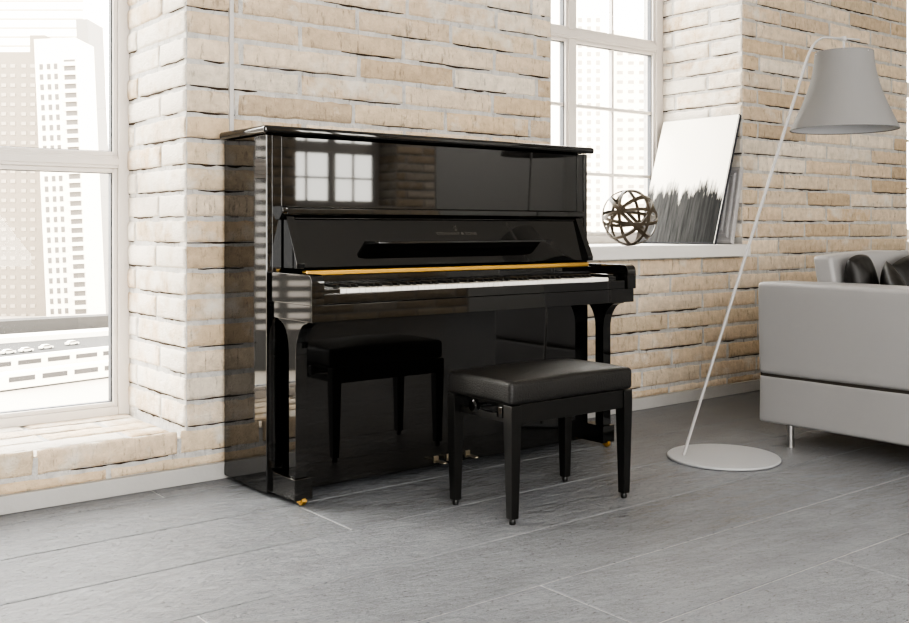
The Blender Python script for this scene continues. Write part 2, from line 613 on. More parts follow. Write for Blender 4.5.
# floor: large grey tiles with pale joints
fm = bmesh.new()
fcl = fm.verts.layers.float_color.new('Col')
def fbox(x0, x1, y0, y1, z0, z1, col, bev):
    t = bmesh.new()
    add_box(t, x0, x1, y0, y1, z0, z1, bev=bev, seg=1)
    me = bpy.data.meshes.new('tmp'); t.to_mesh(me); t.free()
    n0 = len(fm.verts)
    fm.from_mesh(me); bpy.data.meshes.remove(me)
    fm.verts.ensure_lookup_table()
    for v in fm.verts[n0:]:
        v[fcl] = (*col, 1)
fbox(-4.5, XR, YO, YW, -.05, -.003, (.44, .435, .43), 0)
TP, TL, G = .367, 2.30, .0036
for k in range(-1, 17):
    yb = -.136 - TP * (k)            # upper edge of row k
    ya = yb - TP
    off = .037 + .81 * k if k >= 0 else .85
    x = off - TL * math.ceil((off + 4.5) / TL)
    while x < XR:
        a, b = max(x, -4.5), min(x + TL, XR)
        g = .205 * random.uniform(.95, 1.05)
        if b - a > .02:
            gx = .0004 if k == 1 else G * .85
            fbox(a + gx, b - gx, ya + G, min(yb, YW) - G, -.04, 0, (g * .965, g, g * 1.06), .0015)
        x += TL
yb = .231 + TP
x = -.281 - TL * 2
while x < XR:
    a, b = max(x, -4.5), min(x + TL, XR)
    if b - a > .02:
        fbox(a + G, b - G, .231 + G, YW, -.04, 0, (.198, .205, .217), .0015)
    x += TL
struct(obj('floor', fm, 'floor', None, ang=30))

struct(box('baseboard_window_side', 'skirting', None, -3.0, XR, YW - .022, YW + .001, 0, .062, bev=.003))
bm = bm_new()
add_prism(bm, [(W2[0] - .02, YW - .075), (3.243, YW - .075), (3.243, YW + .005), (W2[1] + .02, YW + .005), (W2[1] + .02, YR + .03), (W2[0] - .02, YR + .03)], 'z', W2[2] - .068, W2[2], bev=.003)
struct(obj('trim_1', bm, 'sill', None))
struct(box('trim_2', 'sill', None, W3[0] - .03, W3[1] + .03, YW - .075, YR + .03, W3[2] - .068, W3[2], bev=.004))
bm = bm_new()
add_box(bm, .029, .047, YW - .016, YW + .002, 0.0, ZC, bev=.004)
co = obj('cable_cover', bm, 'conduit', None)
tag(co, 'thin grey vertical cable cover running down the brick wall behind the piano', 'cable cover')

# ------------------------------------------------------------------ windows
def wroot(name, loc):
    o = bpy.data.objects.new(name, None)
    o.empty_display_size = .1
    COL.objects.link(o)
    o.location = loc
    ORIG[o.name] = Vector(loc)
    o['kind'] = 'structure'
    return o

FY0, FY1 = .955, 1.035      # frame depth range

def casement_window(name, x0, x1, z0, z1, jamb, transoms, mull, vm, hm, y0=FY0, y1=FY1, sg=1):
    """jamb width; transoms [(za,zb)]; mull [(xa,xb)]; vm thin verticals x; hm thin horizontals z"""
    r = wroot(name, ((x0 + x1) / 2, y0, z0))
    bm = bm_new()
    add_box(bm, x0, x0 + jamb, y0, y1, z0, z1, bev=.004)
    add_box(bm, x1 - jamb, x1, y0, y1, z0, z1, bev=.004)
    add_box(bm, x0 + jamb, x1 - jamb, y0, y1, z0, z0 + jamb * .75, bev=.004)
    add_box(bm, x0 + jamb, x1 - jamb, y0, y1, z1 - jamb * .75, z1, bev=.004)
    obj('window_frame', bm, 'white_frame', r)
    zr = [(z0 + jamb * .75)] 
    for (a, b) in transoms:
        bm = bm_new()
        add_box(bm, x0 + jamb, x1 - jamb, y0 + .001, y1 - .001, a, b, bev=.004)
        add_box(bm, x0 + jamb, x1 - jamb, y0 - .006, y0 + .02, a + (b - a) * .25, b - (b - a) * .25, bev=.003)
        obj('transom', bm, 'white_frame', r)
        zr += [a, b]
    zr.append(z1 - jamb * .75)
    bays = list(zip(zr[0::2], zr[1::2]))
    xs = [x0 + jamb]
    for (a, b) in mull:
        for (za, zb) in bays:
            bm = bm_new()
            add_box(bm, a, b, y0 + .002, y1 - .002, za, zb, bev=.004)
            obj('mullion', bm, 'white_frame', r)
        xs += [a, b]
    xs.append(x1 - jamb)
    lights = list(zip(xs[0::2], xs[1::2]))
    ym = (y0 + y1) / 2
    for (xa, xb) in lights:
        for (za, zb) in bays:
            s = .018
            bm = bm_new()
            add_box(bm, xa, xa + s, y0 + .012, y1 - .012, za, zb, bev=.003)
            add_box(bm, xb - s, xb, y0 + .012, y1 - .012, za, zb, bev=.003)
            add_box(bm, xa + s, xb - s, y0 + .012, y1 - .012, za, za + s, bev=.003)
            add_box(bm, xa + s, xb - s, y0 + .012, y1 - .012, zb - s, zb, bev=.003)
            sash = obj('sash', bm, 'white_frame', r)
            bm = bm_new()
            g = .0055
            A, B, C_, D = xa + s, xb - s, za + s, zb - s
            add_box(bm, A, A + g, ym - .014, ym + .014, C_, D)
            add_box(bm, B - g, B, ym - .014, ym + .014, C_, D)
            add_box(bm, A + g, B - g, ym - .014, ym + .014, C_, C_ + g * .6)
            add_box(bm, A + g, B - g, ym - .014, ym + .014, D - g * .6, D)
            obj('gasket', bm, 'gasket', sash, smooth=False)
            bm = bm_new()
            vs = [bm.verts.new(p) for p in ((A, ym, C_), (B, ym, C_), (B, ym, D), (A, ym, D))]
            bm.faces.new(vs)
            obj('pane', bm, 'glass', sash, smooth=False)
            bars = [('v', q) for q in vm if xa < q < xb] + [('h', q) for q in hm if za < q < zb]
            for t, q in bars:
                bm = bm_new()
                if t == 'v':
                    add_box(bm, q - .0095, q + .0095, ym - .014, ym + .014, C_, D, bev=.003)
                else:
                    add_box(bm, A, B, ym - .0135, ym + .0135, q - .0095, q + .0095, bev=.003)
                obj('glazing_bar', bm, 'white_frame', sash)
    return r

casement_window('window_1', W1[0], W1[1] + .004, W1[2] - .004, top, .050, [(1.204, 1.256)], [(-.97, -.90)], [], [])
casement_window('window_2', W2[0], W2[1] - .004, W2[2], top, .064, [(2.053, 2.106)], [(2.437, 2.489)], [2.10, 2.829], [1.276, 1.672])
casement_window('window_3', W3[0], W3[1], W3[2], top, .085, [(2.048, 2.128)], [(5.85, 5.90)], [5.5, 6.2], [1.28, 1.67])
casement_window('window_4', o_win[0], o_win[1], o_win[2], o_win[3], .05, [(1.80, 1.885)], [(4.10, 4.14)], [3.80, 4.40], [1.51], YO - .40, YO - .34)

# ------------------------------------------------------------------ piano
PN = thing('upright_piano', (.805, .1, 0), 'glossy black upright piano with its keyboard open, standing against the brick wall', 'piano')
P = PN
def bk(name, *a, bev=.0016, mat='black', parent=None, seg=2):
    return box(name, mat, parent or P, *a, bev=bev, seg=seg)

PW, PH = 1.61, 1.289
bk('side_panel', 0, .024, 0, .345, .014, PH, bev=.004)
bk('side_panel', PW - .024, PW, 0, .345, .014, PH, bev=.004)
bk('back_panel', .024, PW - .024, .32, .343, .03, PH, mat='black_satin')
# lid with rounded edges
bm = bm_new()
add_box(bm, -.022, PW + .022, -.026, .345, PH + .001, 1.319, bev=.011, seg=4)
lid = obj('lid', bm, 'black', P)
bk('stile', .0245, .062, .004, .03, .10, PH - .002)
bk('stile', PW - .062, PW - .0245, .004, .03, .10, PH - .002)
bk('upper_panel', .0625, PW - .0625, .006, .028, 1.03, PH - .004, bev=.002)
# moulding above the music desk
bm = bm_new()
add_prism(bm, [(.006, 1.030), (-.024, 1.030), (-.030, 1.026), (-.030, 1.006), (-.024, 1.000), (.006, 1.000)], 'x', .066, PW - .052, bev=.002)
add_prism(bm, [(.006, 1.034), (-.030, 1.034), (-.036, 1.029), (-.036, 1.014), (-.026, 1.002), (-.010, .985), (.006, .985)], 'x', .045, .066, bev=.002)
obj('desk_moulding', bm, 'black', P)
bk('desk_bead', .10, PW - .10, -.022, -.008, .988, .993, bev=.002)
# cheeks each side of the slanted desk
CH = [(.006, .812), (-.098, .812), (-.100, .830), (-.022, .999), (.006, .999)]
for a, b in ((.066, .098), (PW - .098, PW - .066)):
    bm = bm_new()
    add_prism(bm, CH, 'x', a, b, bev=.0015)
    obj('cheek', bm, 'black', P)
# slanted desk panel with emblem and lettering
DT, DB = Vector((0, -.012, .999)), Vector((0, -.083, .815))
bm = bm_new()
add_prism(bm, [(DT.y, DT.z), (DB.y, DB.z), (DB.y + .016, DB.z), (DT.y + .016, DT.z)], 'x', .0985, PW - .0985)
desk = obj('music_desk', bm, 'black', P)
dup = (DT - DB).normalized()                # up the slope
dn = Vector((0, -dup.z, dup.y)).normalized()  # out of the desk
def on_desk(x, z):
    t = (z - DB.z) / (DT.z - DB.z)
    return Vector((x, 0, 0)) + DB.lerp(DT, t) + dn * .0006
def text_mesh(body, size):
    cu = bpy.data.curves.new('txt', 'FONT')
    cu.body = body
    cu.size = size
    cu.align_x = 'CENTER'
    cu.extrude = 0
    o = bpy.data.objects.new('txt', cu)
    COL.objects.link(o)
    dg = bpy.context.evaluated_depsgraph_get()
    me = bpy.data.meshes.new_from_object(o.evaluated_get(dg))
    bpy.data.objects.remove(o)
    bpy.data.curves.remove(cu)
    return me
tm = text_mesh('STEINWAY & SONS', .0175)
bm = bm_new()
bm.from_mesh(tm)
xs = [v.co.x for v in bm.verts]
sc = .205 / (max(xs) - min(xs))
bs = on_desk(.828, .9275)
for v in bm.verts:
    v.co = bs + UX * v.co.x * sc + dup * v.co.y
bpy.data.meshes.remove(tm)
obj('lettering', bm, 'letter', desk, smooth=False)
# small lyre emblem
bm = bm_new()
def strip(pts, w):
    ps = [on_desk(.826 + a, .947) + dup * b for a, b in pts]
    add_tube(bm, ps, w, 6)
for s in (-1, 1):
    strip([(0, 0), (s * .006, .002), (s * .0085, .007), (s * .006, .013), (s * .004, .017), (s * .0065, .021)], .0008)
strip([(-.0055, .0165), (.0055, .0165)], .0007)
for q in (-.002, 0, .002):
    strip([(q, .002), (q, .0165)], .0004)
strip([(-.006, -.002), (.006, -.002)], .0009)
obj('lyre_emblem', bm, 'letter', desk)
# music shelf standing out of the desk
bm = bm_new()
zS = .897
add_prism(bm, [(.380, -.045), (.380, -.118), (.390, -.132), (.425, -.140), (1.225, -.140), (1.265, -.132), (1.275, -.118), (1.275, -.045)], 'z', zS, zS + .009, bev=.002)
obj('music_shelf', bm, 'black', P)
# hinge rail and name board behind the keys
bk('hinge_rail', .0985, PW - .0985, -.108, -.075, .786, .806, bev=.005, mat='brass', seg=3)
bk('name_board', .062, PW - .062, -.098, -.07, .72, .787, mat='black')
# key arms, rounded at the front
def rounded(y_front, z0, z1, y_back, r):
    pts = [(y_back, z0), (y_front, z0)]
    for k in range(7):
        a = k / 6 * pi / 2
        pts.append((y_front + r - r * cos(a), z1 - r + r * sin(a)))
    pts.append((y_back, z1))
    return pts
for a, b in ((.012, .061), (PW - .061, PW - .008)):
    bm = bm_new()
    add_prism(bm, rounded(-.297, .697, .799, .0, .028), 'x', a, b, bev=.0018)
    obj('key_arm', bm, 'black', P)
bk('keybed', .016, PW - .016, -.291, .0, .640, .6965, bev=.0015)
bk('key_slip', .0615, PW - .0615, -.288, -.264, .697, .733, bev=.003)
for a, b in ((.0615, .143), (1.470, PW - .0615)):
    bm = bm_new()
    if a < .5:
        add_prism(bm, [(-.263, .697), (-.263, .748), (-.10, .757), (-.10, .697)], 'x', a, b, bev=.003)
    else:
        add_prism(bm, [(-.263, .697), (-.263, .750), (-.255, .760), (-.10, .762), (-.10, .697)], 'x', a, b - .02, bev=.003)
    obj('key_block', bm, 'black', P)
# keys
KX0, KX1 = .1445, 1.4685
kp = (KX1 - KX0) / 52
bm = bm_new()
add_box(bm, KX0 + .0006, KX0 + kp - .0006, -.262, -.10, .722, .7465, bev=.0018)
wk = obj('white_key', bm, 'ivory', P)
bm = bm_new()
add_prism(bm, [(-.10, .746), (-.207, .746), (-.200, .7575), (-.10, .7585)], 'x', KX0 - .0058, KX0 + .0058, bev=.0015)
bkk = obj('black_key', bm, 'ebony', P)
first_b = True
for i in range(52):
    if i:
        c = wk.copy()
        COL.objects.link(c)
        c.location = (i * kp, 0, 0)
    n = 'ABCDEFG'[i % 7]
    if i < 51 and n in 'ACDFG':
        sh = {'A': .0015, 'C': -.002, 'D': .002, 'F': -.0025, 'G': 0}[n]
        if first_b:
            bkk.location = (kp + sh, 0, 0)
            first_b = False
        else:
            c = bkk.copy()
            COL.objects.link(c)
            c.location = ((i + 1) * kp + sh, 0, 0)
# lower part
bk('lower_panel', .080, PW - .080, -.080, .030, .034, .638, bev=.002)
bk('bottom_rail', .0625, PW - .0625, -.040, .04, .018, .032, bev=.002)
# console legs with curved brackets, standing on toe blocks
def leg_outline():
    pts = []
    yf, yb_ = -.166, -.118
    pts += [(yf, .096), (yf, .52)]
    for k in range(1, 9):
        a = k / 8 * pi / 2
        pts.append((yf - .078 * (1 - cos(a)), .52 + .112 * sin(a)))
    pts += [(yf - .082, .6395), (yb_ + .078, .6395)]
    for k in range(8, 0, -1):
        a = k / 8 * pi / 2
        pts.append((yb_ + .074 * (1 - cos(a)), .52 + .112 * sin(a)))
    pts += [(yb_, .52), (yb_, .096)]
    return pts
for a in (.024, PW - .072):
    bm = bm_new()
    add_prism(bm, leg_outline(), 'x', a, a + .046, bev=.0015)
    obj('leg', bm, 'black', P)
    x0 = .014 if a < .5 else PW - .084
    toe = bk('toe_block', x0, x0 + .072, -.176, .003, .020, .095, bev=.003)
    cx_, cy_ = x0 + .036, -.165
    bm = bm_new()
    add_tube(bm, [(cx_ - .009, cy_, .0155), (cx_ - .007, cy_, .0155), (cx_ + .007, cy_, .0155), (cx_ + .009, cy_, .0155)], [.012, .0152, .0152, .012], 24)
    add_box(bm, cx_ - .015, cx_ - .011, cy_ - .008, cy_ + .012, .010, .024, bev=.001)
    add_box(bm, cx_ + .011, cx_ + .015, cy_ - .008, cy_ + .012, .010, .024, bev=.001)
    add_box(bm, cx_ - .015, cx_ + .015, cy_ - .008, cy_ + .016, .0205, .026, bev=.001)
    obj('caster', bm, 'brass', toe)
for x in (.690, .752, .848):
    bm = bm_new()
    add_prism(bm, [(x - .006, -.06), (x + .006, -.06), (x + .007, -.10), (x + .0125, -.125), (x + .011, -.142), (x, -.148), (x - .011, -.142), (x - .0125, -.125), (x - .007, -.10)], 'z', .046, .053, bev=.0025)
    add_box(bm, x - .012, x + .012, -.086, -.076, .040, .068, bev=.003)
    obj('pedal', bm, 'dull_brass', P)

# ------------------------------------------------------------------ bench
BX0, BX1, BY0, BY1 = .446, 1.022, -.802, -.466
B = thing('piano_bench', ((BX0 + BX1) / 2, (BY0 + BY1) / 2, 0), 'black piano bench with padded leather seat in front of the piano', 'bench')
# cushion: crowned top, sagging sides, rounded corners
def cushion(x0, x1, y0, y1, z0, z1, crown, r, nx=36, ny=24):
    bm = bm_new()
    t = bmesh.new()
    add_box(t, x0, x1, y0, y1, z0, z1, bev=r, seg=5)
    join(bm, t)
    bmesh.ops.subdivide_edges(bm, edges=[e for e in bm.edges if e.calc_length() > .08], cuts=12, use_grid_fill=True)
    cx_, cy_ = (x0 + x1) / 2, (y0 + y1) / 2
    for v in bm.verts:
        u = (v.co.x - cx_) / ((x1 - x0) / 2)
        w = (v.co.y - cy_) / ((y1 - y0) / 2)
        if v.co.z > (z0 + z1) / 2:
            v.co.z += crown * max(0, 1 - u * u) ** .8 * max(0, 1 - w * w) ** .8
        v.co += Vector((mnoise.noise(v.co * 11), mnoise.noise(v.co * 11 + Vector((5, 0, 0))), mnoise.noise(v.co * 9 + Vector((0, 7, 0))))) * .0018
    return bm
obj('seat_cushion', cushion(BX0, BX1, BY0, BY1, .386, .462, .022, .016), 'leather', B, ang=80)
bm = bm_new()
pr = .0035
loop = []
x0, x1, y0, y1, zz = BX0 + .003, BX1 - .003, BY0 + .003, BY1 - .003, .4525
rr = .014
for (cx_, cy_, a0) in ((x1 - rr, y1 - rr, 0), (x0 + rr, y1 - rr, 90), (x0 + rr, y0 + rr, 180), (x1 - rr, y0 + rr, 270)):
    for k in range(6):
        a = R(a0 + k * 18)
        loop.append((cx_ + rr * cos(a), cy_ + rr * sin(a), zz))
loop.append(loop[0])
add_tube(bm, loop, pr * .7, 8, cap=False)
bm2 = bm
obj('piping', bm2, 'leather', bpy.data.objects['seat_cushion'])
LX, LY = (.474, 1.0), (-.777, -.480)
for lx in LX:
    for ly in LY:
        bm = bm_new()
        t = bmesh.new()
        st, sb = .021, .0145
        prof = [(.384, st), (.325, st), (.018, sb)]
        rings = []
        for z, s in prof:
            rings.append([t.verts.new((lx + a * s, ly + b * s, z)) for a, b in ((-1, -1), (1, -1), (1, 1), (-1, 1))])
        t.faces.new(rings[0]); t.faces.new(rings[-1][::-1])
        for a_, b_ in zip(rings, rings[1:]):
            for k in range(4):
                t.faces.new((a_[k], a_[(k + 1) % 4], b_[(k + 1) % 4], b_[k]))
        bmesh.ops.recalc_face_normals(t, faces=t.faces)
        bmesh.ops.bevel(t, geom=t.edges[:], offset=.002, segments=2, profile=.5, affect='EDGES')
        join(bm, t)
        lg = obj('leg', bm, 'black_satin', B)
        bm = bm_new()
        add_lathe(bm, [(0, 0), (.010, 0), (.011, .003), (.011, .012), (.008, .019), (0, .019)], (lx, ly, 0), 20)
        obj('foot', bm, 'black_satin', lg)
bk('front_apron', LX[0] + .021, LX[1] - .021, LY[0] - .016, LY[0] + .004, .322, .3855, mat='black_satin', parent=B)
bk('back_apron', LX[0] + .021, LX[1] - .021, LY[1] - .004, LY[1] + .016, .322, .3855, mat='black_satin', parent=B)
for lx in (LX[0] + .012, LX[1] - .012):
    bk('side_rail', lx - .008, lx + .008, LY[0] + .021, LY[1] - .021, .322, .345, mat='black_satin', parent=B)
bk('lift_plate', BX0 + .05, BX1 - .05, BY0 + .05, BY1 - .05, .366, .386, mat='black_satin', parent=B)
ym = (LY[0] + LY[1]) / 2 + .012
for sx, xe in ((-1, BX0 + .012), (1, BX1 - .012)):
    bm = bm_new()
    add_tube(bm, [(xe - sx * .06, ym, .364), (xe, ym, .364)], .006, 12)
    add_tube(bm, [(xe, ym, .364), (xe + sx * .004, ym, .364), (xe + sx * .018, ym, .364), (xe + sx * .022, ym, .364)], [.018, .021, .021, .016], 24)
    obj('height_knob', bm, 'black', B)
bm = bm_new()
add_box(bm, LX[0] - .004, LX[0] + .004, LY[0] + .045, LY[0] + .075, .335, .372, bev=.003)
obj('scissor_bracket', bm, 'black', B)

# ------------------------------------------------------------------ floor lamp
base = Vector((1.784, -.613, 0))
L = thing('floor_lamp', base, 'slanted pale floor lamp with grey bell shade leaning over the sofa arm', 'lamp')
bm = bm_new()
add_lathe(bm, [(0, 0), (.225, 0), (.229, .003), (.229, .008), (.225, .012), (0, .013)], base, 96)
obj('base', bm, 'lamp_base', L, ang=50)
p0 = at(683.5, 459, 4.19); p0.z = .012
p1 = at(812, 43, 4.19)
pe = at(859.5, 39.5, 4.19)
pk = at(818, 37.2, 4.19)
pts = [p0, p0.lerp(p1, .5), p0.lerp(p1, .93)]
a0, c0, b0 = p0.lerp(p1, .955), at(815, 33, 4.19), at(830, 38.2, 4.19)
for k in range(1, 12):
    t = k / 12
    pts.append(a0 * (1 - t) ** 2 + c0 * 2 * t * (1 - t) + b0 * t * t)
bm = bm_new()
n_ = len(pts)
add_tube(bm, pts, [.0062] * 3 + [.0062 - .002 * k / 12 for k in range(1, n_ - 2)], 16)
add_tube(bm, [pts[-1], pe], [.0042, .0034], 12)
obj('pole', bm, 'lamp_metal', L)
sc_ = at(844.0, 39, 4.19)
zt, zb = at(844.6, 53.0, 4.19).z, at(844.6, 129, 4.19).z
bm = bm_new()
add_tube(bm, [(sc_.x, sc_.y, sc_.z + .008), (sc_.x, sc_.y, zt - .05)], .005, 12)
add_lathe(bm, [(0, -.006), (.010, -.006), (.012, 0), (.010, .010), (0, .012)], (sc_.x, sc_.y, sc_.z), 20)
add_lathe(bm, [(0, 0), (.022, 0), (.022, -.06), (.018, -.07), (0, -.07)], (sc_.x, sc_.y, zt - .045), 24)
for k in range(3):
    a = k * 2 * pi / 3 + .4
    add_tube(bm, [(sc_.x, sc_.y, zt - .02), (sc_.x + .118 * cos(a), sc_.y + .118 * sin(a), zt - .006)], .0025, 8)
obj('lamp_holder', bm, 'lamp_metal', L)
k_ = 4.19 / FPX * .945
prof = [(29.0, 53), (30.0, 62), (31.5, 72), (34.2, 83), (38.0, 94), (42.2, 104), (46.5, 113), (50.3, 121), (53.3, 127), (54.2, 129.5)]
bm = bm_new()
outer = [(w * k_, (YH - y) * 4.19 / FPX + CAM.z) for w, y in prof]
add_lathe(bm, [(r + .0012, z + .003) if i == 0 else (r + .0012, z) for i, (r, z) in enumerate(outer)], (sc_.x, sc_.y, 0), 96)
shade = obj('lamp_shade', bm, 'shade', L, ang=60)
bm = bm_new()
add_lathe(bm, [(r - .0012, z) for r, z in outer], (sc_.x, sc_.y, 0), 96)
obj('shade_lining', bm, 'shade_in', shade, ang=60)
for (r, z) in (outer[0], outer[-1]):
    bm = bm_new()
    add_tube(bm, [(sc_.x + r * cos(2 * pi * q / 64), sc_.y + r * sin(2 * pi * q / 64), z) for q in range(65)], .0022, 8, cap=False)
    obj('shade_rim', bm, 'shade', shade)

# ------------------------------------------------------------------ sofa
SX, SY = 2.166, -.505
SX1, SY1 = 4.55, -1.47
S = thing('sofa', ((SX + SX1) / 2, (SY + SY1) / 2, 0), 'pale grey leather sofa on thin steel legs at the right edge', 'sofa')
def soft_box(x0, x1, y0, y1, z0, z1, r, amp=.004, f=3.0, seg=5, cuts=14):
    bm = bm_new()
    add_box(bm, x0, x1, y0, y1, z0, z1, bev=r, seg=seg)
    bmesh.ops.subdivide_edges(bm, edges=[e for e in bm.edges if e.calc_length() > .12], cuts=cuts, use_grid_fill=True)
    for v in bm.verts:
        p = v.co * f
        v.co += Vector((mnoise.noise(p), mnoise.noise(p + Vector((9, 0, 0))), mnoise.noise(p + Vector((0, 9, 0))))) * amp
    return bm
obj('base', soft_box(SX + .006, SX1, SY1, SY - .004, .094, .3045, .014), 'sofa', S, ang=70)
for a in (SX, SX1 - .235):
    obj('arm', soft_box(a, a + .235, SY1, SY, .3095, .716, .022), 'sofa', S, ang=70)
box('seam', 'seam', S, SX + .012, SX1 - .012, SY1 + .012, SY - .012, .298, .316, bev=0)
obj('backrest', soft_box(SX + .236, SX1 - .236, SY - .135, SY - .002, .31, .70, .03), 'sofa', S, ang=70)
obj('seat', soft_box(SX + .238, SX1 - .238, SY1 + .01, SY - .137, .31, .44, .035), 'sofa', S, ang=70)
# loose back cushions leaning on the backrest
cw = (SX1 - SX - .48) / 2
for k in range(2):
    x0 = SX + .24 + k * cw
    bm = soft_box(x0 + .003, x0 + cw - .003, -.765, -.668, .42, .834, .022, .004)
    for v in bm.verts:
        t = (v.co.z - .42) / .388
        v.co.y += .055 * (t - .5)
        v.co.x -= .022 * t if k == 0 and v.co.x < x0 + .05 else 0
        u = (v.co.x - x0) / cw * 2 - 1
        v.co.z += .012 * (1 - u * u) * t
    obj('back_cushion', bm, 'sofa', S, ang=70)
for lx in (SX + .026, SX1 - .07):
    for ly in (-.66, SY1 + .09):
        bm = bm_new()
        add_tube(bm, [(lx, ly, .004), (lx, ly, .100)], .0135, 20)
        add_lathe(bm, [(0, 0), (.015, 0), (.015, .006), (0, .006)], (lx, ly, 0), 20)
        obj('leg', bm, 'steel', S)

# black leather pillows propped in the sofa corner
def pillow(w, h, d, seed):
    """soft square pillow in the local XZ plane, pinched towards the corners"""
    bm = bm_new()
    n = 26
    fr, bkv = [], []
    for i in range(n + 1):
        ra, rb = [], []
        for j in range(n + 1):
            u, v = i / n * 2 - 1, j / n * 2 - 1
            pin = 1 - .10 * (1 - abs(u) ** 2) * abs(v) ** 3
            piv = 1 - .10 * (1 - abs(v) ** 2) * abs(u) ** 3
            ru, rv = math.sqrt(1 - .14 * v * v * u * u), math.sqrt(1 - .14 * u * u * v * v)
            x, z = u * w / 2 * ru, v * h / 2 * rv
            t = (max(0, 1 - abs(u) ** 3) * max(0, 1 - abs(v) ** 3)) ** .6
            q = Vector((x * 9 + seed, z * 9, 0))
            wr = mnoise.noise(q) * .014 + mnoise.noise(q * 2.3) * .006
            rim = max(abs(u), abs(v)) > .999
            y = t * d / 2 + (0 if rim else wr * t)
            ra.append(bm.verts.new((x, -y, z)))
            rb.append(ra[-1] if rim else bm.verts.new((x, y, z)))
        fr.append(ra); bkv.append(rb)
    for i in range(n):
        for j in range(n):
            bm.faces.new((fr[i][j], fr[i + 1][j], fr[i + 1][j + 1], fr[i][j + 1]))
            bm.faces.new((bkv[i][j], bkv[i][j + 1], bkv[i + 1][j + 1], bkv[i + 1][j]))
    bmesh.ops.recalc_face_normals(bm, faces=bm.faces)
    return bm
def put_pillow(label, loc, size, rot, seed):
    bm = pillow(*size, seed)
    mt = Matrix.Translation(loc) @ Matrix.Rotation(R(rot[2]), 4, 'Z') @ Matrix.Rotation(R(rot[0]), 4, 'X') @ Matrix.Rotation(R(rot[1]), 4, 'Y')
    bmesh.ops.transform(bm, matrix=mt, verts=bm.verts)
    o = obj('throw_pillow', bm, 'pillow', None, ang=80, origin=loc)
    tag(o, label, 'pillow', 'black pillows on the sofa')
put_pillow('black leather pillow squeezed upright against the sofa arm, leftmost of the three', (2.515, -.825, .640), (.21, .40, .11), (-8, -3, 5), 1.0)
put_pillow('black leather pillow standing on its corner in front of the other two', (2.556, -.938, .638), (.28, .28, .10), (-9, 62, 36), 4.2)
put_pillow('black leather pillow with a shiny fold, rightmost of the three', (2.95, -.85, .640), (.40, .39, .15), (-12, -9, 2), 8.5)

# ------------------------------------------------------------------ things on the window sill
ZS = .863
depth_s = 5.27
sr = 28.2 * depth_s / FPX
scn_c = at(629.5, 218, depth_s)
scn_c.z = ZS + sr
SP = thing('strap_sphere', (scn_c.x, scn_c.y, ZS), 'open round ball of dark woven straps on the white window sill', 'decorative ball')
norms = [((1, 1, .30), .0095, 0), ((-1, 1.05, .55), .0085, 1), ((.06, 1, .24), .0085, 1), ((-.08, 1, -.30), .0085, 2),
         ((.14, .22, 1), .008, 0), ((1, .12, .60), .008, 2), ((1, -.14, -.62), .008, 0), ((-.6, .75, -.6), .008, 1)]
for i, (nn, hw, lay) in enumerate(norms):
    nv = (VR * nn[0] + Vector((0, 0, nn[1])) - VW * nn[2]).normalized()
    u = nv.orthogonal().normalized()
    v = nv.cross(u)
    off = 0
    ro = sr - .0016 * lay
    bm = bm_new()
    n = 72
    rows = []
    for k in range(n):
        a = 2 * pi * k / n
        d = u * cos(a) + v * sin(a)
        c = scn_c + nv * off
        rows.append([bm.verts.new(c + d * ro + nv * hw), bm.verts.new(c + d * ro - nv * hw), bm.verts.new(c + d * (ro - .0055) - nv * hw), bm.verts.new(c + d * (ro - .0055) + nv * hw)])
    for k in range(n):
        a, b = rows[k], rows[(k + 1) % n]
        for q in range(4):
            bm.faces.new((a[q], a[(q + 1) % 4], b[(q + 1) % 4], b[q]))
    bmesh.ops.recalc_face_normals(bm, faces=bm.faces)
    obj('strap', bm, 'rattan', SP)

def leaning(name, x_bot, x_top, z_top, y0, y1, label, cat):
    """a flat panel leaning on the right-hand reveal; local y across, local z up the panel"""
    hgt = math.hypot(x_top - x_bot, z_top - ZS)
    r = thing(name, (x_bot, y0, ZS), label, cat)
    r.rotation_euler = (0, math.atan2(x_top - x_bot, z_top - ZS), 0)
    ORIG[r.name] = Vector((0, 0, 0))
    return r, hgt
CV, ch = leaning('canvas_painting', 2.985, 3.224, 1.618, .360, .925, 'tall abstract canvas, white above ragged charcoal, leaning on the window reveal', 'painting')
cwid = .565
bm = bm_new()
add_box(bm, .0, .026, 0, cwid, .006, ch, bev=.003)
obj('canvas_body', bm, 'canvas_edge', CV)
bm = bm_new()
vs = [bm.verts.new(p) for p in ((-.0008, .003, .009), (-.0008, cwid - .003, .009), (-.0008, cwid - .003, ch - .003), (-.0008, .003, ch - .003))]
bm.faces.new(vs)
obj('painted_face', bm, painting_mat(ch), CV, smooth=False)
bm = bm_new()
add_box(bm, -.0012, .0035, -.0025, .0, .006, ch - .01)
obj('pale_edge_strip', bm, 'sill', CV, smooth=False)
FR, fh = leaning('picture_frame', 3.125, 3.222, 1.312, .342, .86, 'grey ridged picture frame leaning behind the white and charcoal canvas', 'picture frame')
fw, rl, th = .50, .062, .026
ridge = [(t * 1.8, x * 1.3) for t, x in [(0, 0), (.004, -.006), (.010, -.006), (.013, -.001), (.020, -.001), (.023, -.007), (.030, -.008), (.034, -.002), (.042, -.002), (.046, -.007), (.053, -.007), (.057, -.001), (.062, 0), (.062, .012), (0, .012)]]
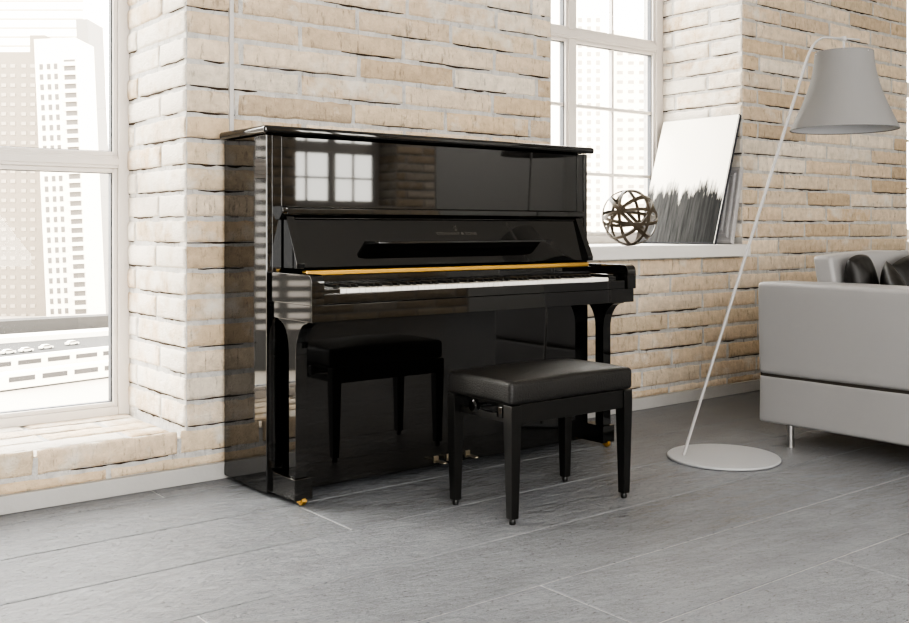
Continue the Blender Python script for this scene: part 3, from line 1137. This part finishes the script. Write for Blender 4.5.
def rail(p0, p1, inward):
    """mitred ridged moulding; p0->p1 outer edge in local (y,z)"""
    bm = bm_new()
    p0, p1 = Vector(p0), Vector(p1)
    d = (p1 - p0).normalized()
    A, Bv = [], []
    for (t, x) in ridge:
        a = p0 + inward * t + d * t
        b = p1 + inward * t - d * t
        A.append(bm.verts.new((x + .006, a.x, a.y)))
        Bv.append(bm.verts.new((x + .006, b.x, b.y)))
    n = len(ridge)
    for k in range(n):
        bm.faces.new((A[k], A[(k + 1) % n], Bv[(k + 1) % n], Bv[k]))
    bm.faces.new(A); bm.faces.new(Bv[::-1])
    bmesh.ops.recalc_face_normals(bm, faces=bm.faces)
    obj('frame_rail', bm, 'grey_wood', FR, ang=20)
z0f, z1f = .004, fh
V2 = Vector
rail((0, z0f), (0, z1f), V2((1, 0)))
rail((fw, z0f), (fw, z1f), V2((-1, 0)))
rail((0, z0f), (fw, z0f), V2((0, 1)))
rail((0, z1f), (fw, z1f), V2((0, -1)))
bm = bm_new()
add_box(bm, .014, .020, .108, fw - .108, .108, fh - .108)
obj('print', bm, 'charcoal', FR, smooth=False)

# ------------------------------------------------------------------ the city outside
def facade(name, col, rough=.8):
    return simple(name, col, rough, var=.04, vscale=.05)
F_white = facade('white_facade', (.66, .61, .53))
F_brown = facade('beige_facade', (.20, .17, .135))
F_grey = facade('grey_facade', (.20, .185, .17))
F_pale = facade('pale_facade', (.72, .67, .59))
F_win = simple('far_window_glass', (.10, .086, .072), .4)
F_mid = simple('grey_balcony', (.30, .28, .26), .7)
F_win2 = simple('hazed_far_window', (.30, .26, .21), .4)  # haze over the far towers put into a paler window colour
F_dark = simple('dark_podium', (.035, .032, .029), .8)
F_deep = simple('dark_reflective_facade', (.035, .033, .031), .5)
F_band = simple('dark_train_glass', (.045, .04, .036), .4)
F_asph = simple('asphalt', (.028, .026, .024), .9)
F_ground = simple('pale_paving', (.34, .30, .25), .9, var=.08, vscale=.03)

GZ = -40.0
def tower(name, label, px0, px1, py_top, depth, mat, thick=25, cols=(), rows=None, wsize=(1.6, 1.7), wmat=None, slabs=None, lean=0.0, zbase=GZ, step=None, max_parts=100):
    """box tower facing the camera; cols: window centres in image px, rows: (first, pitch, count) in px"""
    k = depth / FPX
    c0, c1 = at(px0, 200, depth), at(px1, 200, depth)
    mid = (c0 + c1) / 2
    wdt = (c1 - c0).length
    zt = at(px0, py_top, depth).z
    r = thing(name, (mid.x, mid.y, zbase), label, 'building', None)
    r.rotation_euler = (0, R(lean), -PSI)
    ORIG[r.name] = Vector((0, 0, 0))
    bm = bm_new()
    add_box(bm, -wdt / 2, wdt / 2, 0, thick, 0, zt - zbase)
    if step:
        a, b, extra = step
        add_box(bm, (a - (px0 + px1) / 2) * k, (b - (px0 + px1) / 2) * k, 1, thick - 1, 0, zt - zbase + extra)
    obj('walls', bm, mat, r, smooth=False)
    if rows:
        made = None
        cnt = 0
        rest = bm_new()
        for j in range(rows[2]):
            for c in cols:
                y = rows[0] + j * rows[1]
                x = (c - (px0 + px1) / 2) * k
                z = (YH - y) * k + CAM.z - zbase
                if cnt < max_parts:
                    if made is None:
                        bm = bm_new()
                        add_box(bm, -wsize[0] / 2, wsize[0] / 2, -.25, .1, -wsize[1] / 2, wsize[1] / 2)
                        made = obj('window', bm, wmat or F_win, r, smooth=False)
                        made.location = (x, 0, z)
                    else:
                        o = made.copy()
                        COL.objects.link(o)
                        o.location = (x, 0, z)
                else:
                    add_box(rest, x - wsize[0] / 2, x + wsize[0] / 2, -.25, .1, z - wsize[1] / 2, z + wsize[1] / 2)
                cnt += 1
        if cnt > max_parts:
            o = obj('far_windows', rest, wmat or F_win, r, smooth=False)
            o['kind'] = 'stuff'
        else:
            rest.free()
    if slabs:
        a, b, y0, pitch, n = slabs
        bm = bm_new()
        add_box(bm, (a - (px0 + px1) / 2) * k, (b - (px0 + px1) / 2) * k, -.3, .1, (YH - (y0 + pitch * n)) * k + CAM.z - zbase, (YH - y0) * k + CAM.z - zbase)
        obj('balcony_recess', bm, F_win, r, smooth=False)
        bm = bm_new()
        s = pitch * k * .42
        add_box(bm, (a - (px0 + px1) / 2) * k - .2, (b - (px0 + px1) / 2) * k + .3, -1.3, .05, -s / 2, s / 2)
        first = obj('balcony', bm, F_white, r, smooth=False)
        for j in range(n):
            o = first if j == 0 else first.copy()
            if j:
                COL.objects.link(o)
            o.location = (0, 0, (YH - (y0 + pitch * (j + .5))) * k + CAM.z - zbase)
    return r

tower('tower', 'slim white tower with window grid and stacked balconies outside the left window', 47, 88, 38, 420, F_white, 22,
      cols=(53, 60.5, 67.5), rows=(66, 10.2, 26), wsize=(1.4, 2.3), slabs=(76, 87, 60, 9.0, 30), lean=-2.6)
tower('tower', 'plain grey slab tower rising behind the white balcony tower', 89.5, 101, 19, 455, F_grey, 20, lean=-2.6)
tower('tower', 'broad beige office block with a stepped roof left of the white tower', -40, 45, 52, 470, F_brown, 30,
      cols=(-22, -12, 4, 13, 24, 33), rows=(66, 9.6, 28), wsize=(2.3, 1.6), wmat=F_win2, step=(29, 44, 8.0))
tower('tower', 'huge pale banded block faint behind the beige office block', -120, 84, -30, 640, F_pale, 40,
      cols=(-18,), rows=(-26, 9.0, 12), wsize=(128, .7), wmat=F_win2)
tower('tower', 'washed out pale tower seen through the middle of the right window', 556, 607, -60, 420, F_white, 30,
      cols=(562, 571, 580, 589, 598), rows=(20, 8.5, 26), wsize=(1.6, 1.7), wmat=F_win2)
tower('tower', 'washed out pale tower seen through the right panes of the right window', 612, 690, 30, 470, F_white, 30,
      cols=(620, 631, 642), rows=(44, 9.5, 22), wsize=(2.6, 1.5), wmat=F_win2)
# towers further left, seen mirrored in the side of the piano
def side_tower(label, ang, dist, wd, h, mat, cols, pitch, wmat, balcony):
    d = Vector((sin(R(ang)), cos(R(ang)), 0))
    p = d * dist
    r = thing('tower', (p.x, p.y, GZ), label, 'building')
    r.rotation_euler = (0, 0, -R(ang))
    ORIG[r.name] = Vector((0, 0, 0))
    bm = bm_new()
    add_box(bm, -wd / 2, wd / 2, 0, 20, 0, h)
    obj('walls', bm, mat, r, smooth=False)
    bm = bm_new()
    add_box(bm, -wd / cols * .33, wd / cols * .33, -.3, .1, -.8, .8)
    w = obj('window', bm, wmat, r, smooth=False)
    k = 0
    for j in range(24):
        for c in range(cols):
            o = w if k == 0 else w.copy()
            if k:
                COL.objects.link(o)
            o.location = ((c + .5) / cols * wd * .94 - wd * .47, 0, 84 - j * pitch)
            k += 1
    return r
side_tower('white tower mirrored in the glossy left side of the piano', -25.6, 300, 7, 150, F_white, 2, 3.4, F_win, False)
side_tower('dark tower with pale balcony bands mirrored in the piano side', -30.2, 290, 38, 170, F_deep, 4, 3.1, F_mid, False)

# ground, road and railway below
bm = bm_new()
add_box(bm, -600, 900, 12, 1200, GZ - 1, GZ)
struct(obj('ground', bm, F_ground, None, smooth=False))
def strip_between(name, pts, h, mat, z=GZ):
    """a straight raised strip whose top corners are seen at the four image points (bottom pair first)"""
    q = [at_z(x, y, z) for x, y in pts]
    bm = bm_new()
    lo = [bm.verts.new((p.x, p.y, z)) for p in q]
    hi = [bm.verts.new((p.x, p.y, z + h)) for p in q]
    bm.faces.new(hi); bm.faces.new(lo[::-1])
    for k in range(4):
        bm.faces.new((lo[k], lo[(k + 1) % 4], hi[(k + 1) % 4], hi[k]))
    bmesh.ops.recalc_face_normals(bm, faces=bm.faces)
    return obj(name, bm, mat, None, smooth=False)
s1 = strip_between('trim_3', [(-60, 369), (140, 346), (140, 334), (-60, 349)], .3, F_asph); struct(s1)
s2 = strip_between('trim_4', [(-60, 349), (140, 334), (140, 331), (-60, 345)], 2.2, F_white); struct(s2)
s3 = strip_between('trim_5', [(-60, 381), (140, 354), (140, 350), (-60, 372)], .8, F_white); struct(s3)
s4 = strip_between('podium_terrace', [(-60, 343), (140, 330), (140, 328), (-60, 339.5)], 6.5, F_dark)
tag(s4, 'dark low terrace block along the foot of the towers outside the left window', 'building')

road_dir = (at_z(140, 350, GZ) - at_z(-60, 372, GZ)).normalized()
road_ang = math.atan2(road_dir.y, road_dir.x)
def train(label, px, py, length):
    p = at_z(px, py, GZ)
    r = thing('train', (p.x, p.y, GZ), label, 'train', 'white trains outside the left window')
    r.rotation_euler = (0, 0, road_ang)
    ORIG[r.name] = Vector((0, 0, 0))
    bm = bm_new()
    h = 4.6
    add_prism(bm, [(-length / 2, .4), (length / 2, .4), (length / 2, h), (-length / 2 + 7, h), (-length / 2 + 3, h - 1.2), (-length / 2 + .6, h - 3)], 'y', -1.6, 1.6, bev=.25)
    body = obj('body', bm, F_white, r)
    bm = bm_new()
    n = int(length / 9)
    for k in range(n):
        a = -length / 2 + 7 + k * 9
        add_box(bm, a, a + 7, -1.66, -1.5, 2.2, 3.5)
    obj('window_band', bm, F_band, r, smooth=False)
    bm = bm_new()
    add_box(bm, -length / 2 + 2, length / 2 - 2, -1.2, 1.2, 0, .5)
    obj('undercarriage', bm, F_dark, r, smooth=False)
train('white train on the nearer track outside the left window', 88, 380, 60)
train('white train on the further track outside the left window', 70, 366, 66)
def car(label, px, py, mat, z=GZ + .3):
    p = at_z(px, py, z)
    r = thing('car', (p.x, p.y, z), label, 'car', 'cars on the road outside the left window')
    r.rotation_euler = (0, 0, road_ang)
    ORIG[r.name] = Vector((0, 0, 0))
    bm = bm_new()
    add_prism(bm, [(-2.3, .35), (2.3, .35), (2.3, .9), (1.4, 1.0), (.7, 1.55), (-1.1, 1.55), (-1.8, 1.0), (-2.3, .95)], 'y', -.9, .9, bev=.1)
    obj('body', bm, mat, r)
    bm = bm_new()
    add_prism(bm, [(-1.5, 1.02), (1.2, 1.02), (.65, 1.45), (-1.05, 1.45)], 'y', -.93, .93)
    obj('side_glass', bm, F_win, r, smooth=False)
    for a in (-1.4, 1.4):
        bm = bm_new()
        add_tube(bm, [(a, -.92, .35), (a, .92, .35)], .35, 12)
        obj('wheel', bm, F_dark, r)
car('white car on the road, leftmost outside the left window', 8, 354, F_white)
car('white car on the road, second from left outside the left window', 26, 352, F_white)
car('white car on the road, third from left outside the left window', 46, 349, F_white)
car('white car on the road, rightmost outside the left window', 72, 345, F_white)

# ------------------------------------------------------------------ light
w = bpy.data.worlds.new('world')
scn.world = w
w.use_nodes = True
nt = w.node_tree
bg = nt.nodes['Background']
tc = nd(nt, 'ShaderNodeTexCoord')
sp = nd(nt, 'ShaderNodeSeparateXYZ')
nt.links.new(tc.outputs['Generated'], sp.inputs[0])
mr = nd(nt, 'ShaderNodeMapRange')
for k, v in (('From Min', -.05), ('From Max', .6), ('To Min', 0), ('To Max', 1)):
    mr.inputs[k].default_value = v
nt.links.new(sp.outputs['Z'], mr.inputs['Value'])
mx = nd(nt, 'ShaderNodeMix', data_type='RGBA')
nt.links.new(mr.outputs['Result'], mx.inputs[0])
mx.inputs[6].default_value = (1.0, .955, .885, 1)
mx.inputs[7].default_value = (1.0, .99, .97, 1)
nt.links.new(mx.outputs[2], bg.inputs['Color'])
bg.inputs['Strength'].default_value = 10.0

def area(name, loc, rot, sx, sy, power, col=(1, 1, 1), portal=False):
    l = bpy.data.lights.new(name, 'AREA')
    l.shape = 'RECTANGLE'
    l.size, l.size_y = sx, sy
    l.energy = power
    l.color = col
    if portal:
        l.cycles.is_portal = True
    o = bpy.data.objects.new(name, l)
    COL.objects.link(o)
    o.location = loc
    o.rotation_euler = rot
    return o
for nm, ww in (('portal_1', W1), ('portal_2', W2), ('portal_3', W3)):
    area(nm, ((ww[0] + ww[1]) / 2, 1.06, (ww[2] + top) / 2), (-pi / 2, 0, 0), ww[1] - ww[0], top - ww[2], 1, portal=True)
area('portal_4', ((o_win[0] + o_win[1]) / 2, YO - .42, (o_win[2] + o_win[3]) / 2), (pi / 2, 0, 0), o_win[1] - o_win[0], o_win[3] - o_win[2], 1, portal=True)
sl = bpy.data.lights.new('sun', 'SUN')
sl.energy = 4.0
sl.angle = R(32)
sl.color = (1, .95, .87)
so = bpy.data.objects.new('sun', sl)
COL.objects.link(so)
so.location = (-3, 8, 6)
so.rotation_euler = Vector((.50, -.72, -.48)).to_track_quat('-Z', 'Y').to_euler()
area('room_fill', (-1.2, -5.75, 1.75), (R(96), 0, R(-8)), 5.2, 2.4, 300, (1, .985, .96))  # added fill behind the camera for the brick wall and piano front
area('plaster_fill', (5.6, -4.3, ZC - .08), (R(-38), 0, 0), 3.0, .8, 130, (1, .985, .96))  # added fill, brightens the plaster wall mirrored in the piano
area('ceiling_fill', (-2.6, -4.6, ZC - .06), (0, 0, 0), 2.6, 2.2, 90, (1, .985, .96))  # added overhead fill, stands for no actual fixture

scn.view_settings.view_transform = 'AgX'
scn.view_settings.look = 'AgX - High Contrast'
scn.view_settings.exposure = 0.36
scn.cycles.max_bounces = 10
scn.cycles.diffuse_bounces = 5
scn.cycles.glossy_bounces = 6
scn.cycles.transparent_max_bounces = 16
scn.cycles.caustics_reflective = False
scn.cycles.caustics_refractive = False
scn.cycles.sample_clamp_indirect = 6
